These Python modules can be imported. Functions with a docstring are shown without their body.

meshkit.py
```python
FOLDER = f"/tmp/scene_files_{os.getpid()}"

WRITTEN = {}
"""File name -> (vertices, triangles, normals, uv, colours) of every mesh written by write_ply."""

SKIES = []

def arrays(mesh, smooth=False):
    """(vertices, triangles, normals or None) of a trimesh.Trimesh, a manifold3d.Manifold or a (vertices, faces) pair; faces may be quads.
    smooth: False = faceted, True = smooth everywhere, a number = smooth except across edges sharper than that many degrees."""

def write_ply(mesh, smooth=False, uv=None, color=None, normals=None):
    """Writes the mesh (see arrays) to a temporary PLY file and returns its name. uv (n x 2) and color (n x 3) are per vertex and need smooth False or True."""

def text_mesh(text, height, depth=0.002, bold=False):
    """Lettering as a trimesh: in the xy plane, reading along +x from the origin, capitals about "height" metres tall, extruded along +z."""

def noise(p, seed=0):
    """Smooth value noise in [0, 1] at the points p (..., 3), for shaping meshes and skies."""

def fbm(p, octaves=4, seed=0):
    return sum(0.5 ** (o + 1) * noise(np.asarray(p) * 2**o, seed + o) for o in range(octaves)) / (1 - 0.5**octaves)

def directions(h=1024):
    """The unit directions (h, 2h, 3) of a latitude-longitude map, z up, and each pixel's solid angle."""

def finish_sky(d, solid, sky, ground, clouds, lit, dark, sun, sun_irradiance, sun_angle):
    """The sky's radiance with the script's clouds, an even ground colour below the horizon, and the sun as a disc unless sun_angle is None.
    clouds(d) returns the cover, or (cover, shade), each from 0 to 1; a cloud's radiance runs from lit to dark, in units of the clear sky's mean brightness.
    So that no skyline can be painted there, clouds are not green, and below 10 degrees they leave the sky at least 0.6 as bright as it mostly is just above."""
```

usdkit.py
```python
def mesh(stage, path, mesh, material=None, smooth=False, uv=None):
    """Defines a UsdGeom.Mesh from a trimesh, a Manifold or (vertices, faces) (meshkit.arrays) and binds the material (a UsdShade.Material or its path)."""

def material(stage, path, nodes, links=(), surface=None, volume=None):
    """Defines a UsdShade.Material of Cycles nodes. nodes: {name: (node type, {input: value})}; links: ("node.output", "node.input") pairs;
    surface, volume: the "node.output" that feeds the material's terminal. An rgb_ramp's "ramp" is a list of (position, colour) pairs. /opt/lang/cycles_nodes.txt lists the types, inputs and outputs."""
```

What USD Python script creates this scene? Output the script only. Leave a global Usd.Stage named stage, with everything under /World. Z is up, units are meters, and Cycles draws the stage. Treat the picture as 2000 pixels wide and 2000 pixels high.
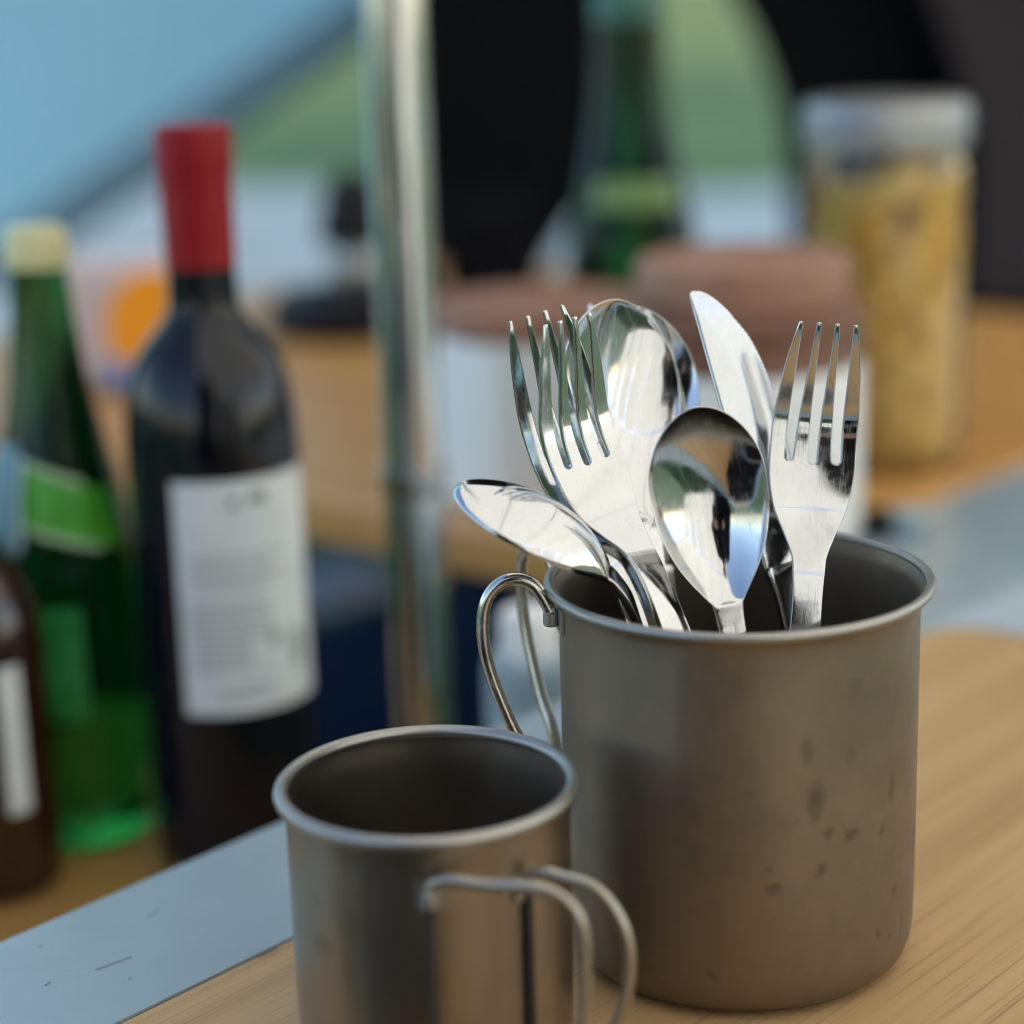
import math, numpy as np, trimesh, manifold3d, shapely, usdkit, meshkit
from shapely.geometry import Polygon
from scipy.spatial import Delaunay
from scipy.spatial.transform import Rotation as Rot
from scipy.interpolate import PchipInterpolator as PC
from pxr import Usd, UsdGeom, UsdLux, UsdShade, Gf, Sdf

stage = Usd.Stage.CreateInMemory()
UsdGeom.SetStageUpAxis(stage, 'Z'); UsdGeom.SetStageMetersPerUnit(stage, 1.0)
stage.SetDefaultPrim(UsdGeom.Xform.Define(stage, '/World').GetPrim())
UsdGeom.Scope.Define(stage, '/World/Looks')

# ------------------------------------------------------------------ camera
FPX, PITCH, ROLL, CAMH = 4000.0, math.radians(14.82), math.radians(-1.725), 0.2865   # focal length in pixels of the 2000 px photograph
FWD = np.array([0, math.cos(PITCH), -math.sin(PITCH)])
_r, _u = np.array([1.0, 0, 0]), np.array([0, math.sin(PITCH), math.cos(PITCH)])
RIGHT = math.cos(ROLL) * _r + math.sin(ROLL) * _u
UP = -math.sin(ROLL) * _r + math.cos(ROLL) * _u
EYE = np.array([0, 0, CAMH])
cam = UsdGeom.Camera.Define(stage, '/World/camera')
m = np.eye(4); m[0, :3], m[1, :3], m[2, :3], m[3, :3] = RIGHT, UP, -FWD, EYE
cam.AddTransformOp().Set(Gf.Matrix4d(m.tolist()))
cam.CreateFocalLengthAttr(50.0); cam.CreateHorizontalApertureAttr(25.0); cam.CreateVerticalApertureAttr(25.0)
cam.CreateFStopAttr(2.6); cam.CreateFocusDistanceAttr(0.588)
cam.CreateClippingRangeAttr((0.02, 2000.0))
cam.CreateExposureAttr(1.45)

# ------------------------------------------------------------------ sky and sun
SUN = np.array([0.72, -0.34, 0.95]); SUN /= np.linalg.norm(SUN)
dome = UsdLux.DomeLight.Define(stage, '/World/sky')
sky_m = usdkit.material(stage, '/World/Looks/sky', {
    't': ('sky_texture', {'sky_type': 'single_scattering', 'sun_disc': False, 'sun_elevation': math.asin(SUN[2]), 'sun_rotation': math.atan2(SUN[0], SUN[1])}),
    'b': ('background_shader', {'strength': 0.12})}, [('t.color', 'b.color')])
sky_m.CreateSurfaceOutput('cycles').ConnectToSource(UsdShade.Shader.Get(stage, '/World/Looks/sky/b').CreateOutput('background', Sdf.ValueTypeNames.Token))
UsdShade.MaterialBindingAPI.Apply(dome.GetPrim()).Bind(sky_m)
sun = UsdLux.DistantLight.Define(stage, '/World/sun')
sun.CreateIntensityAttr(1.2); sun.CreateAngleAttr(0.5); sun.CreateNormalizeAttr(True); sun.CreateColorAttr(Gf.Vec3f(1, .95, .87))
z = SUN; x = np.cross([0, 0, 1.0], z); x /= np.linalg.norm(x); y = np.cross(z, x)
m = np.eye(4); m[0, :3], m[1, :3], m[2, :3] = x, y, z
sun.AddTransformOp().Set(Gf.Matrix4d(m.tolist()))

# ------------------------------------------------------------------ helpers
used = {}
def path_for(name, parent):
    base = (str(parent.GetPath()) if parent else '/World') + '/' + name
    n = used.get(base, 0); used[base] = n + 1
    return base if n == 0 else f'{base}_{n:03d}'
def tag(p, label=None, cat=None, group=None, kind=None):
    for k, v in (('label', label), ('category', cat), ('group', group), ('kind', kind)):
        if v: p.SetCustomDataByKey(k, v)
    return p
def thing(name, label, cat, loc=(0, 0, 0), group=None):
    x = UsdGeom.Xform.Define(stage, path_for(name, None)); x.AddTranslateOp().Set(Gf.Vec3d(*map(float, loc)))
    p = x.GetPrim(); p.SetCustomDataByKey('_loc', ','.join(f'{float(c)}' for c in loc)); LOC[str(p.GetPath())] = np.array(loc, float)
    return tag(p, label, cat, group)
LOC = {}
def part(name, mesh, mat, parent=None, smooth=35, world=True):
    """One Mesh prim. Vertices are given in world space and moved into the thing's own frame."""
    p = path_for(name, parent)
    if hasattr(mesh, 'to_mesh'):
        q = mesh.to_mesh(); mesh = trimesh.Trimesh(q.vert_properties[:, :3], q.tri_verts, process=False)
    mesh = mesh.copy()
    if parent is not None and world:
        top = '/'.join(str(parent.GetPath()).split('/')[:3])
        mesh.apply_translation(-LOC.get(top, np.zeros(3)))
    return usdkit.mesh(stage, p, mesh, mat, smooth=smooth).GetPrim()
def ray(u, v): return FWD + RIGHT * (u - 1000) / FPX - UP * (v - 1000) / FPX
def at_y(u, v, y): d = ray(u, v); return EYE + d * (y / d[1])
def at_z(u, v, z): d = ray(u, v); return EYE + d * ((z - CAMH) / d[2])
TH = 0.8395; E1 = np.array([math.cos(TH), math.sin(TH), 0]); E2 = np.array([-math.sin(TH), math.cos(TH), 0])   # the table's own axes
def ee(a, b, z=0.0): return E1 * a + E2 * b + np.array([0, 0, z])
M4E = np.eye(4); M4E[:3, 0], M4E[:3, 1] = E1, E2
cat = trimesh.util.concatenate

def lathe(profile, center=(0, 0, 0), n=96):
    """Solid of revolution; profile [(r, z)] from the axis round to the axis, or closed."""
    m = trimesh.creation.revolve(np.array(profile, float), sections=n); m.apply_translation(center); return m
def shell(profile, t, center, n=96):
    """Thin wall: the profile line offset inwards by t."""
    p = np.array(profile, float); d = np.gradient(p, axis=0); nn = np.stack([-d[:, 1], d[:, 0]], 1); nn /= np.linalg.norm(nn, axis=1, keepdims=True)
    q = p + nn * t; q[:, 0] = np.maximum(q[:, 0], 0); q[p[:, 0] < 1e-6, 0] = 0
    return lathe(np.vstack([p, q[::-1]]), center, n)
def tube(pts, r, n=16, closed=False):
    p = np.asarray(pts, float); t = np.gradient(p, axis=0); t /= np.linalg.norm(t, axis=1, keepdims=True)
    a = np.cross(t[0], [0.3, 0.2, 1.0]); a /= np.linalg.norm(a); A = [a]
    for i in range(1, len(p)):
        a = A[-1] - t[i] * (A[-1] @ t[i]); A.append(a / np.linalg.norm(a))
    A = np.array(A); B = np.cross(t, A); ang = np.arange(n) * 2 * np.pi / n
    rr = np.broadcast_to(r, (len(p),))
    v = (p[:, None] + rr[:, None, None] * (np.cos(ang)[None, :, None] * A[:, None] + np.sin(ang)[None, :, None] * B[:, None])).reshape(-1, 3)
    f = []
    for i in range(len(p) - 1):
        for j in range(n):
            k = (j + 1) % n; f += [[i * n + j, i * n + k, (i + 1) * n + k], [i * n + j, (i + 1) * n + k, (i + 1) * n + j]]
    c0, c1 = len(v), len(v) + 1; v = np.vstack([v, p[:1], p[-1:]])
    for j in range(n):
        k = (j + 1) % n; f += [[c0, k, j], [c1, (len(p) - 1) * n + j, (len(p) - 1) * n + k]]
    return trimesh.Trimesh(v, f, process=False)
def spline(pts, n=60):
    p = np.asarray(pts, float); s = np.r_[0, np.cumsum(np.linalg.norm(np.diff(p, axis=0), axis=1))]
    from scipy.interpolate import CubicSpline
    return CubicSpline(s, p)(np.linspace(0, s[-1], n))
def rbox(size, r, center=(0, 0, 0), T=None):
    """Box with rounded edges (hull of spheres)."""
    sx, sy, sz = (max(s / 2 - r, 1e-4) for s in size)
    s = manifold3d.Manifold.sphere(r, 16)
    h = manifold3d.Manifold.batch_hull([s.translate((a * sx, b * sy, c * sz)) for a in (-1, 1) for b in (-1, 1) for c in (-1, 1)])
    q = h.to_mesh(); m = trimesh.Trimesh(q.vert_properties[:, :3], q.tri_verts, process=False); m.apply_translation(center)
    if T is not None: m.apply_transform(T)
    return m
def slab(poly, z0, z1, T=None, bevel=0.0015):
    """Extruded polygon with a chamfered top edge."""
    if bevel:
        a = trimesh.creation.extrude_polygon(poly, z1 - z0 - bevel, engine='earcut'); a.apply_translation([0, 0, z0])
        b = rings(poly, [(0, z1 - bevel), (bevel * .3, z1 - bevel * .3), (bevel, z1)])
        m = cat([a, b])
    else:
        m = trimesh.creation.extrude_polygon(poly, z1 - z0, engine='earcut'); m.apply_translation([0, 0, z0])
    if T is not None: m.apply_transform(T)
    return m
def rings(poly, steps):
    out = []
    prev = None
    for d, z in steps:
        c = np.array(poly.buffer(-d, join_style=1, quad_segs=4).exterior.coords)[:-1] if d else np.array(poly.exterior.coords)[:-1]
        s = np.r_[0, np.cumsum(np.linalg.norm(np.diff(np.vstack([c, c[:1]]), axis=0), axis=1))]
        prev_c = (c, z, s)
        out.append(prev_c)
    # resample every ring to the same count by angle about the centroid
    cx, cy = poly.centroid.x, poly.centroid.y; n = 240; V = []
    ang = np.linspace(-np.pi, np.pi, n, endpoint=False); big = 10
    for c, z, _ in out:
        g = Polygon(c)
        pts = []
        for a in ang:
            I = shapely.LineString([(cx, cy), (cx + big * math.cos(a), cy + big * math.sin(a))]).intersection(g.exterior)
            p = I if I.geom_type == 'Point' else list(getattr(I, 'geoms', [I]))[-1]
            pts.append([*(p.coords[0] if p.geom_type != 'Point' else (p.x, p.y)), z])
        V.append(pts)
    v = np.array(V).reshape(-1, 3); f = []
    for k in range(len(out) - 1):
        for j in range(n):
            i = (j + 1) % n; f += [[k * n + j, k * n + i, (k + 1) * n + i], [k * n + j, (k + 1) * n + i, (k + 1) * n + j]]
    v = np.vstack([v, [[cx, cy, out[-1][1]]]]); k = len(out) - 1
    for j in range(n): f.append([k * n + j, k * n + (j + 1) % n, len(v) - 1])
    return trimesh.Trimesh(v, f, process=False)
def round_rect(x0, y0, x1, y1, r): return shapely.box(x0 + r, y0 + r, x1 - r, y1 - r).buffer(r, quad_segs=12)
def sheet(poly, fn, t, step, inset=(0.0003, 0.0008), bstep=None):
    """A thin solid over the planform polygon: fn(x, y) -> height; t(x, y, d) -> half thickness, d the distance to the outline."""
    bstep = bstep or step * .5
    def ring(g):
        for ls in ([g.exterior] + list(g.interiors)):
            n = max(8, int(ls.length / bstep)); yield np.array([ls.interpolate(k / n, normalized=True).coords[0] for k in range(n)])
    pts = list(ring(poly)); nb = sum(map(len, pts))
    for d in inset:
        for g in getattr(poly.buffer(-d), 'geoms', [poly.buffer(-d)]):
            if not g.is_empty: pts += list(ring(g))
    x0, y0, x1, y1 = poly.bounds
    gx, gy = np.meshgrid(np.arange(x0, x1, step), np.arange(y0, y1, step)); gx = gx + (np.arange(len(gx)) % 2)[:, None] * step * .5
    g = np.stack([gx.ravel(), gy.ravel()], 1); inner = poly.buffer(-inset[-1] - step * .4)
    g = g[shapely.contains_xy(inner, g[:, 0], g[:, 1])]
    P = np.vstack(pts + [g]); P = P + np.random.default_rng(1).normal(0, 1e-7, P.shape)
    tri = Delaunay(P).simplices; c = P[tri].mean(1); ok = shapely.contains_xy(poly, c[:, 0], c[:, 1]); tri = tri[ok]
    a = np.cross(P[tri[:, 1]] - P[tri[:, 0]], P[tri[:, 2]] - P[tri[:, 0]]); tri[a < 0] = tri[a < 0][:, ::-1]; tri = tri[np.abs(a) > 1e-12]
    D = shapely.distance(poly.boundary, shapely.points(P)); D[:nb] = 0
    h, th = fn(P[:, 0], P[:, 1]), t(P[:, 0], P[:, 1], D)
    n = len(P); v = np.vstack([np.c_[P, h + th], np.c_[P, h - th]])
    e = np.vstack([tri[:, [0, 1]], tri[:, [1, 2]], tri[:, [2, 0]]]); key = np.sort(e, 1)
    _, idx, cnt = np.unique(key, axis=0, return_index=True, return_counts=True); be = e[idx[cnt == 1]]
    f = np.vstack([tri, tri[:, ::-1] + n, np.c_[be[:, 0], be[:, 0] + n, be[:, 1]], np.c_[be[:, 1], be[:, 0] + n, be[:, 1] + n]])
    m = trimesh.Trimesh(v, f, process=False); m.remove_unreferenced_vertices(); return m

def pressed(poly, fn, t, step, r=.5, bstep=.35):
    """Like sheet(), with a finely rounded edge of radius r: both faces meet along the outline."""
    P0, N0 = [], []
    for ls in [poly.exterior] + list(poly.interiors):
        n = int(ls.length / bstep); p = np.array([ls.interpolate(k / n, normalized=True).coords[0] for k in range(n)])
        d = np.roll(p, -1, 0) - np.roll(p, 1, 0); nn = np.stack([-d[:, 1], d[:, 0]], 1); nn /= np.linalg.norm(nn, axis=1, keepdims=True)
        q = p + nn * .02; bad = ~shapely.contains_xy(poly, q[:, 0], q[:, 1]); nn = -nn if bad.mean() > .5 else nn
        P0.append(p); N0.append(nn)
    P0, N0 = np.vstack(P0), np.vstack(N0); nb = len(P0); pts = [P0]
    for d in (.025, .08, .17, .30, .50):
        q = P0 + N0 * d * (r / .5); keep = shapely.contains_xy(poly, q[:, 0], q[:, 1]) & (shapely.distance(poly.boundary, shapely.points(q)) > .85 * d * (r / .5)); pts.append(q[keep])
    x0, y0, x1, y1 = poly.bounds; gx, gy = np.meshgrid(np.arange(x0, x1, step), np.arange(y0, y1, step)); gx = gx + (np.arange(len(gx)) % 2)[:, None] * step * .5
    g = np.stack([gx.ravel(), gy.ravel()], 1); g = g[shapely.contains_xy(poly.buffer(-r - step * .4), g[:, 0], g[:, 1])]
    P = np.vstack(pts + [g]); tri = Delaunay(P + np.random.default_rng(1).normal(0, 1e-6, P.shape)).simplices
    c = P[tri].mean(1); a = np.cross(P[tri[:, 1]] - P[tri[:, 0]], P[tri[:, 2]] - P[tri[:, 0]]); ok = shapely.contains_xy(poly, c[:, 0], c[:, 1]) & (np.abs(a) > 1e-9) & ~(tri < nb).all(1)
    tri, a = tri[ok], a[ok]; tri[a < 0] = tri[a < 0][:, ::-1]
    D = shapely.distance(poly.boundary, shapely.points(P)); D[:nb] = 0
    h, th = fn(P[:, 0], P[:, 1]), t(P[:, 0], P[:, 1]) * np.sqrt(np.clip(1 - (1 - np.clip(D / r, 0, 1)) ** 2, 0, 1))
    n = len(P); low = np.arange(n) + n - nb; low[:nb] = np.arange(nb)
    v = np.vstack([np.c_[P, h + th], np.c_[P, h - th][nb:]]); f = np.vstack([tri, low[tri][:, ::-1]])
    # normals from the surface itself, so that reflections run smoothly over the triangles
    def height(q, sg):
        d = shapely.distance(poly.boundary, shapely.points(q)) * np.where(shapely.contains_xy(poly, q[:, 0], q[:, 1]), 1, 0)
        return fn(q[:, 0], q[:, 1]) + sg * t(q[:, 0], q[:, 1]) * np.sqrt(np.clip(1 - (1 - np.clip(d / r, 0, 1)) ** 2, 0, 1))
    e = .012; ex, ey = np.array([e, 0]), np.array([0, e]); NN = []
    for sg in (1, -1):
        g = np.c_[-(height(P + ex, sg) - height(P - ex, sg)) / (2 * e), -(height(P + ey, sg) - height(P - ey, sg)) / (2 * e), np.ones(n)] * sg
        NN.append(g / np.linalg.norm(g, axis=1, keepdims=True))
    NN[0][:nb] = np.c_[-N0, np.zeros(nb)]
    m = trimesh.Trimesh(v, f, process=False); m.metadata['normals'] = np.vstack([NN[0], NN[1][nb:]]); return m

# ------------------------------------------------------------------ materials
def mat(name, base, rough=.5, metal=0.0, bump=None, vary=None, extra=None, rough_vary=None, coat=0):
    """Principled. base: colour; vary: (scale, second colour, low, high, stretch) mixes by noise; bump: (scale, strength, distance); rough_vary: (scale, lo, hi)."""
    nodes = {'g': ('texture_coordinate', {}), 'p': ('principled_bsdf', {'base_color': base, 'roughness': rough, 'metallic': metal, 'coat_weight': coat, **(extra or {})})}
    links = []
    if vary:
        sc, col, lo, hi, st = vary
        nodes |= {'vm': ('mapping', {'scale': st}), 'vn': ('noise_texture', {'scale': sc, 'detail': 5.0, 'roughness': .6}), 'vr': ('map_range', {'from_min': lo, 'from_max': hi, 'clamp': True}), 'vc': ('mix_color', {'a': base, 'b': col})}
        links += [('g.object', 'vm.vector'), ('vm.vector', 'vn.vector'), ('vn.fac', 'vr.value'), ('vr.result', 'vc.fac'), ('vc.result', 'p.base_color')]
    if rough_vary:
        sc, lo, hi = rough_vary
        nodes |= {'rn': ('noise_texture', {'scale': sc, 'detail': 6.0, 'roughness': .65}), 'rr': ('map_range', {'from_min': .35, 'from_max': .65, 'to_min': lo, 'to_max': hi, 'clamp': True})}
        links += [('g.object', 'rn.vector'), ('rn.fac', 'rr.value'), ('rr.result', 'p.roughness')]
    if bump:
        sc, st, di = bump
        nodes |= {'bn': ('noise_texture', {'scale': sc, 'detail': 4.0}), 'bb': ('bump', {'strength': st, 'distance': di})}
        links += [('g.object', 'bn.vector'), ('bn.fac', 'bb.height'), ('bb.normal', 'p.normal')]
    return usdkit.material(stage, f'/World/Looks/{name}', nodes, links, surface='p.BSDF')

def wood(name, dark, light, angle, scale=1.0, rough=.42):
    """Grain runs along the direction at this angle in the xy plane."""
    n = {'g': ('geometry', {}), 'rot': ('mapping', {'mapping_type': 'point', 'rotation': (0, 0, -angle)}),
         'm1': ('mapping', {'scale': (1.6 * scale, 55 * scale, 55 * scale)}), 'n1': ('noise_texture', {'scale': 1.0, 'detail': 6.0, 'roughness': .6, 'distortion': .6}),
         'm2': ('mapping', {'scale': (9 * scale, 700 * scale, 700 * scale)}), 'n2': ('noise_texture', {'scale': 1.0, 'detail': 3.0, 'roughness': .6}),
         'r1': ('map_range', {'from_min': .3, 'from_max': .7, 'clamp': True}), 'c1': ('mix_color', {'a': dark, 'b': light}),
         'r2': ('map_range', {'from_min': .56, 'from_max': .68, 'to_min': 0., 'to_max': .62, 'clamp': True}), 'c2': ('mix_color', {'b': tuple(.5 * c for c in dark)}),
         'bb': ('bump', {'strength': .12, 'distance': .0004}), 'p': ('principled_bsdf', {'roughness': rough, 'specular_ior_level': .4})}
    l = [('g.position', 'rot.vector'), ('rot.vector', 'm1.vector'), ('m1.vector', 'n1.vector'), ('n1.fac', 'r1.value'), ('r1.result', 'c1.fac'),
         ('rot.vector', 'm2.vector'), ('m2.vector', 'n2.vector'), ('n2.fac', 'r2.value'), ('r2.result', 'c2.fac'), ('c1.result', 'c2.a'), ('c2.result', 'p.base_color'),
         ('n2.fac', 'bb.height'), ('bb.normal', 'p.normal')]
    return usdkit.material(stage, f'/World/Looks/{name}', n, l, surface='p.BSDF')

def cloth(name, base, through=0.0, base2=None):
    """Thin fabric: diffuse, and light that comes through from behind."""
    n = {'g': ('texture_coordinate', {}), 'n': ('noise_texture', {'scale': 3.0, 'detail': 4.0}), 'c': ('mix_color', {'a': base, 'b': base2 or tuple(.88 * b for b in base)}),
         'd': ('diffuse_bsdf', {}), 't': ('translucent_bsdf', {}), 'x': ('mix_closure', {'fac': through})}
    l = [('g.object', 'n.vector'), ('n.fac', 'c.fac'), ('c.result', 'd.color'), ('c.result', 't.color'), ('d.BSDF', 'x.closure1'), ('t.BSDF', 'x.closure2')]
    return usdkit.material(stage, f'/World/Looks/{name}', n, l, surface='x.closure')

def titanium(name, base, rough, spots):
    """Sand blasted titanium. spots: (point in world space, half width, half height, strength) of the dark stains."""
    n = {'g': ('geometry', {}),
         'n1': ('noise_texture', {'scale': 30.0, 'detail': 7.0, 'roughness': .62}), 'r1': ('map_range', {'from_min': .35, 'from_max': .70, 'clamp': True}),
         'c1': ('mix_color', {'a': base, 'b': tuple(c * .74 for c in base)}),
         'dn': ('noise_texture', {'scale': 300.0, 'detail': 3.0, 'roughness': .6}), 'ds': ('vector_math', {'math_type': 'subtract', 'vector2': (.5, .5, .5)}), 'dk': ('vector_math', {'math_type': 'scale', 'scale': .0042}), 'da': ('vector_math', {'math_type': 'add'}),
         'c2': ('mix_color', {'b': tuple(c * .30 for c in base)}),
         'bn': ('noise_texture', {'scale': 2600.0, 'detail': 2.0}), 'bb': ('bump', {'strength': .10, 'distance': .0002}),
         'rr': ('map_range', {'from_min': .3, 'from_max': .7, 'to_min': rough - .05, 'to_max': rough + .07, 'clamp': True}),
         'p': ('principled_bsdf', {'metallic': 1.0, 'roughness': rough})}
    l = [('g.position', 'n1.vector'), ('n1.fac', 'r1.value'), ('r1.result', 'c1.fac'), ('g.position', 'dn.vector'), ('dn.color', 'ds.vector1'), ('ds.vector', 'dk.vector1'), ('g.position', 'da.vector1'), ('dk.vector', 'da.vector2'),
         ('c1.result', 'c2.a'), ('c2.result', 'p.base_color'), ('g.position', 'bn.vector'), ('bn.fac', 'bb.height'), ('bb.normal', 'p.normal'), ('n1.fac', 'rr.value'), ('rr.result', 'p.roughness')]
    last = None
    for k, (q, a, b, st) in enumerate(spots):
        n[f's{k}'] = ('vector_math', {'math_type': 'subtract', 'vector2': tuple(q)}); n[f't{k}'] = ('vector_math', {'math_type': 'multiply', 'vector2': (1 / a, 1 / a, 1 / b)})
        n[f'u{k}'] = ('vector_math', {'math_type': 'length'}); n[f'w{k}'] = ('map_range', {'from_min': .45, 'from_max': 1.35, 'to_min': st * .85, 'to_max': 0., 'clamp': True})
        l += [('da.vector', f's{k}.vector1'), (f's{k}.vector', f't{k}.vector1'), (f't{k}.vector', f'u{k}.vector1'), (f'u{k}.value', f'w{k}.value')]
        if last is None: last = f'w{k}.result'
        else:
            n[f'x{k}'] = ('math', {'math_type': 'maximum'}); l += [(last, f'x{k}.value1'), (f'w{k}.result', f'x{k}.value2')]; last = f'x{k}.value'
    if last: l.append((last, 'c2.fac'))
    else: n['c2'][1]['fac'] = 0.0
    return usdkit.material(stage, f'/World/Looks/{name}', n, l, surface='p.BSDF')
def on_wall(u, v, cx, cy, R):
    """Where the line of sight through a pixel first meets an upright cylinder."""
    d = ray(u, v); o = EYE - np.array([cx, cy, 0]); A = d[0] ** 2 + d[1] ** 2; B = 2 * (o[0] * d[0] + o[1] * d[1]); C = o[0] ** 2 + o[1] ** 2 - R * R
    return EYE + d * ((-B - math.sqrt(B * B - 4 * A * C)) / (2 * A))

def steel(name, base=(.82, .81, .79), lo=.03, hi=.13):
    """Polished, used cutlery steel: smears, water spots and hairline scratches in two directions."""
    n = {'g': ('texture_coordinate', {}), 'n': ('noise_texture', {'scale': 130.0, 'detail': 7.0, 'roughness': .72}), 'rr': ('map_range', {'from_min': .4, 'from_max': .72, 'to_min': lo, 'to_max': hi, 'clamp': True}),
         'm': ('mapping', {'scale': (2600, 70, 200), 'rotation': (0, 0, .35)}), 's': ('noise_texture', {'scale': 1.0, 'detail': 1.0, 'distortion': .8}), 'sr': ('map_range', {'from_min': .60, 'from_max': .72, 'clamp': True}),
         'm2': ('mapping', {'scale': (1900, 90, 200), 'rotation': (0, 0, -.9)}), 's2': ('noise_texture', {'scale': 1.0, 'detail': 1.0, 'distortion': .8}), 'sr2': ('map_range', {'from_min': .64, 'from_max': .74, 'clamp': True}),
         'mx': ('math', {'math_type': 'maximum'}), 'ra': ('math', {'math_type': 'multiply_add', 'value2': .09}),
         'big': ('noise_texture', {'scale': 110.0, 'detail': 3.0}), 'bs': ('math', {'math_type': 'multiply_add', 'value2': .09}),
         'sp': ('voronoi_texture', {'scale': 260.0}), 'spr': ('map_range', {'from_min': .10, 'from_max': .22, 'to_min': .80, 'to_max': 1., 'clamp': True}), 'spn': ('noise_texture', {'scale': 70.0}), 'spm': ('map_range', {'from_min': .52, 'from_max': .60, 'to_min': 1., 'to_max': 0., 'clamp': True}), 'spx': ('math', {'math_type': 'maximum'}),
         'c': ('mix_color', {'a': tuple(.55 * q for q in base), 'b': base}),
         'b': ('bump', {'strength': .22, 'distance': .00006}), 'p': ('principled_bsdf', {'metallic': 1.0, 'base_color': base})}
    l = [('g.object', 'n.vector'), ('n.fac', 'rr.value'), ('g.object', 'm.vector'), ('m.vector', 's.vector'), ('s.fac', 'sr.value'), ('g.object', 'm2.vector'), ('m2.vector', 's2.vector'), ('s2.fac', 'sr2.value'), ('sr.result', 'mx.value1'), ('sr2.result', 'mx.value2'),
         ('mx.value', 'ra.value1'), ('rr.result', 'ra.value3'), ('ra.value', 'p.roughness'), ('g.object', 'big.vector'), ('mx.value', 'bs.value1'), ('big.fac', 'bs.value3'), ('bs.value', 'b.height'), ('b.normal', 'p.normal'),
         ('g.object', 'sp.vector'), ('sp.distance', 'spr.value'), ('g.object', 'spn.vector'), ('spn.fac', 'spm.value'), ('spr.result', 'spx.value1'), ('spm.result', 'spx.value2'), ('spx.value', 'c.fac'), ('c.result', 'p.base_color')]
    return usdkit.material(stage, f'/World/Looks/{name}', n, l, surface='p.BSDF')

def pane(name, tint=(1, 1, 1)):
    n = {'t': ('transparent_bsdf', {'color': tint}), 'g': ('glossy_bsdf', {'roughness': .02, 'color': (1, 1, 1)}), 'f': ('fresnel', {'IOR': 1.5}), 'x': ('mix_closure', {})}
    return usdkit.material(stage, f'/World/Looks/{name}', n, [('f.fac', 'x.fac'), ('t.BSDF', 'x.closure1'), ('g.BSDF', 'x.closure2')], surface='x.closure')

SPOTS = [(1577, 1468, 2.2, 3.9, .5), (1595, 1561, 2.9, 5.2, .62), (1618, 1626, 2.2, 1.9, .5), (1592, 1594, 2.0, 2.0, .45), (1662, 1629, 2.6, 1.9, .62), (1722, 1618, 1.5, 1.9, .5), (1603, 1701, 1.5, 2.3, .6), (1510, 1735, 2.6, 1.7, .62), (1502, 1700, 1.2, 1.1, .4), (1742, 1538, 1.6, 4.6, .55),
         (1391, 1906, 1.9, 1.9, .42), (1716, 1823, 1.4, 1.5, .55), (1740, 1826, 1.3, 1.3, .5), (1745, 1740, 1.3, 1.5, .45), (1662, 1474, 2.0, 2.6, .25), (1461, 1553, 1.6, 1.7, .22), (1761, 1808, 1.2, 4.0, .4), (1753, 1880, 1.3, 2.4, .35), (1556, 1601, .8, .9, .4), (1642, 1612, .7, .8, .4), (1665, 1345, 3.2, 3.0, .20), (1445, 1345, 4.5, 3.5, .14), (1725, 1610, 1.0, 1.0, .3), (1570, 1775, .7, .8, .3), (1757, 1705, .9, 1.1, .4)]
M_TI = titanium('titanium_large', (.262, .210, .152), .47, [(on_wall(u, v, .0647, .567, .052), a * .001, b * .001, st) for u, v, a, b, st in SPOTS])
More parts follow.
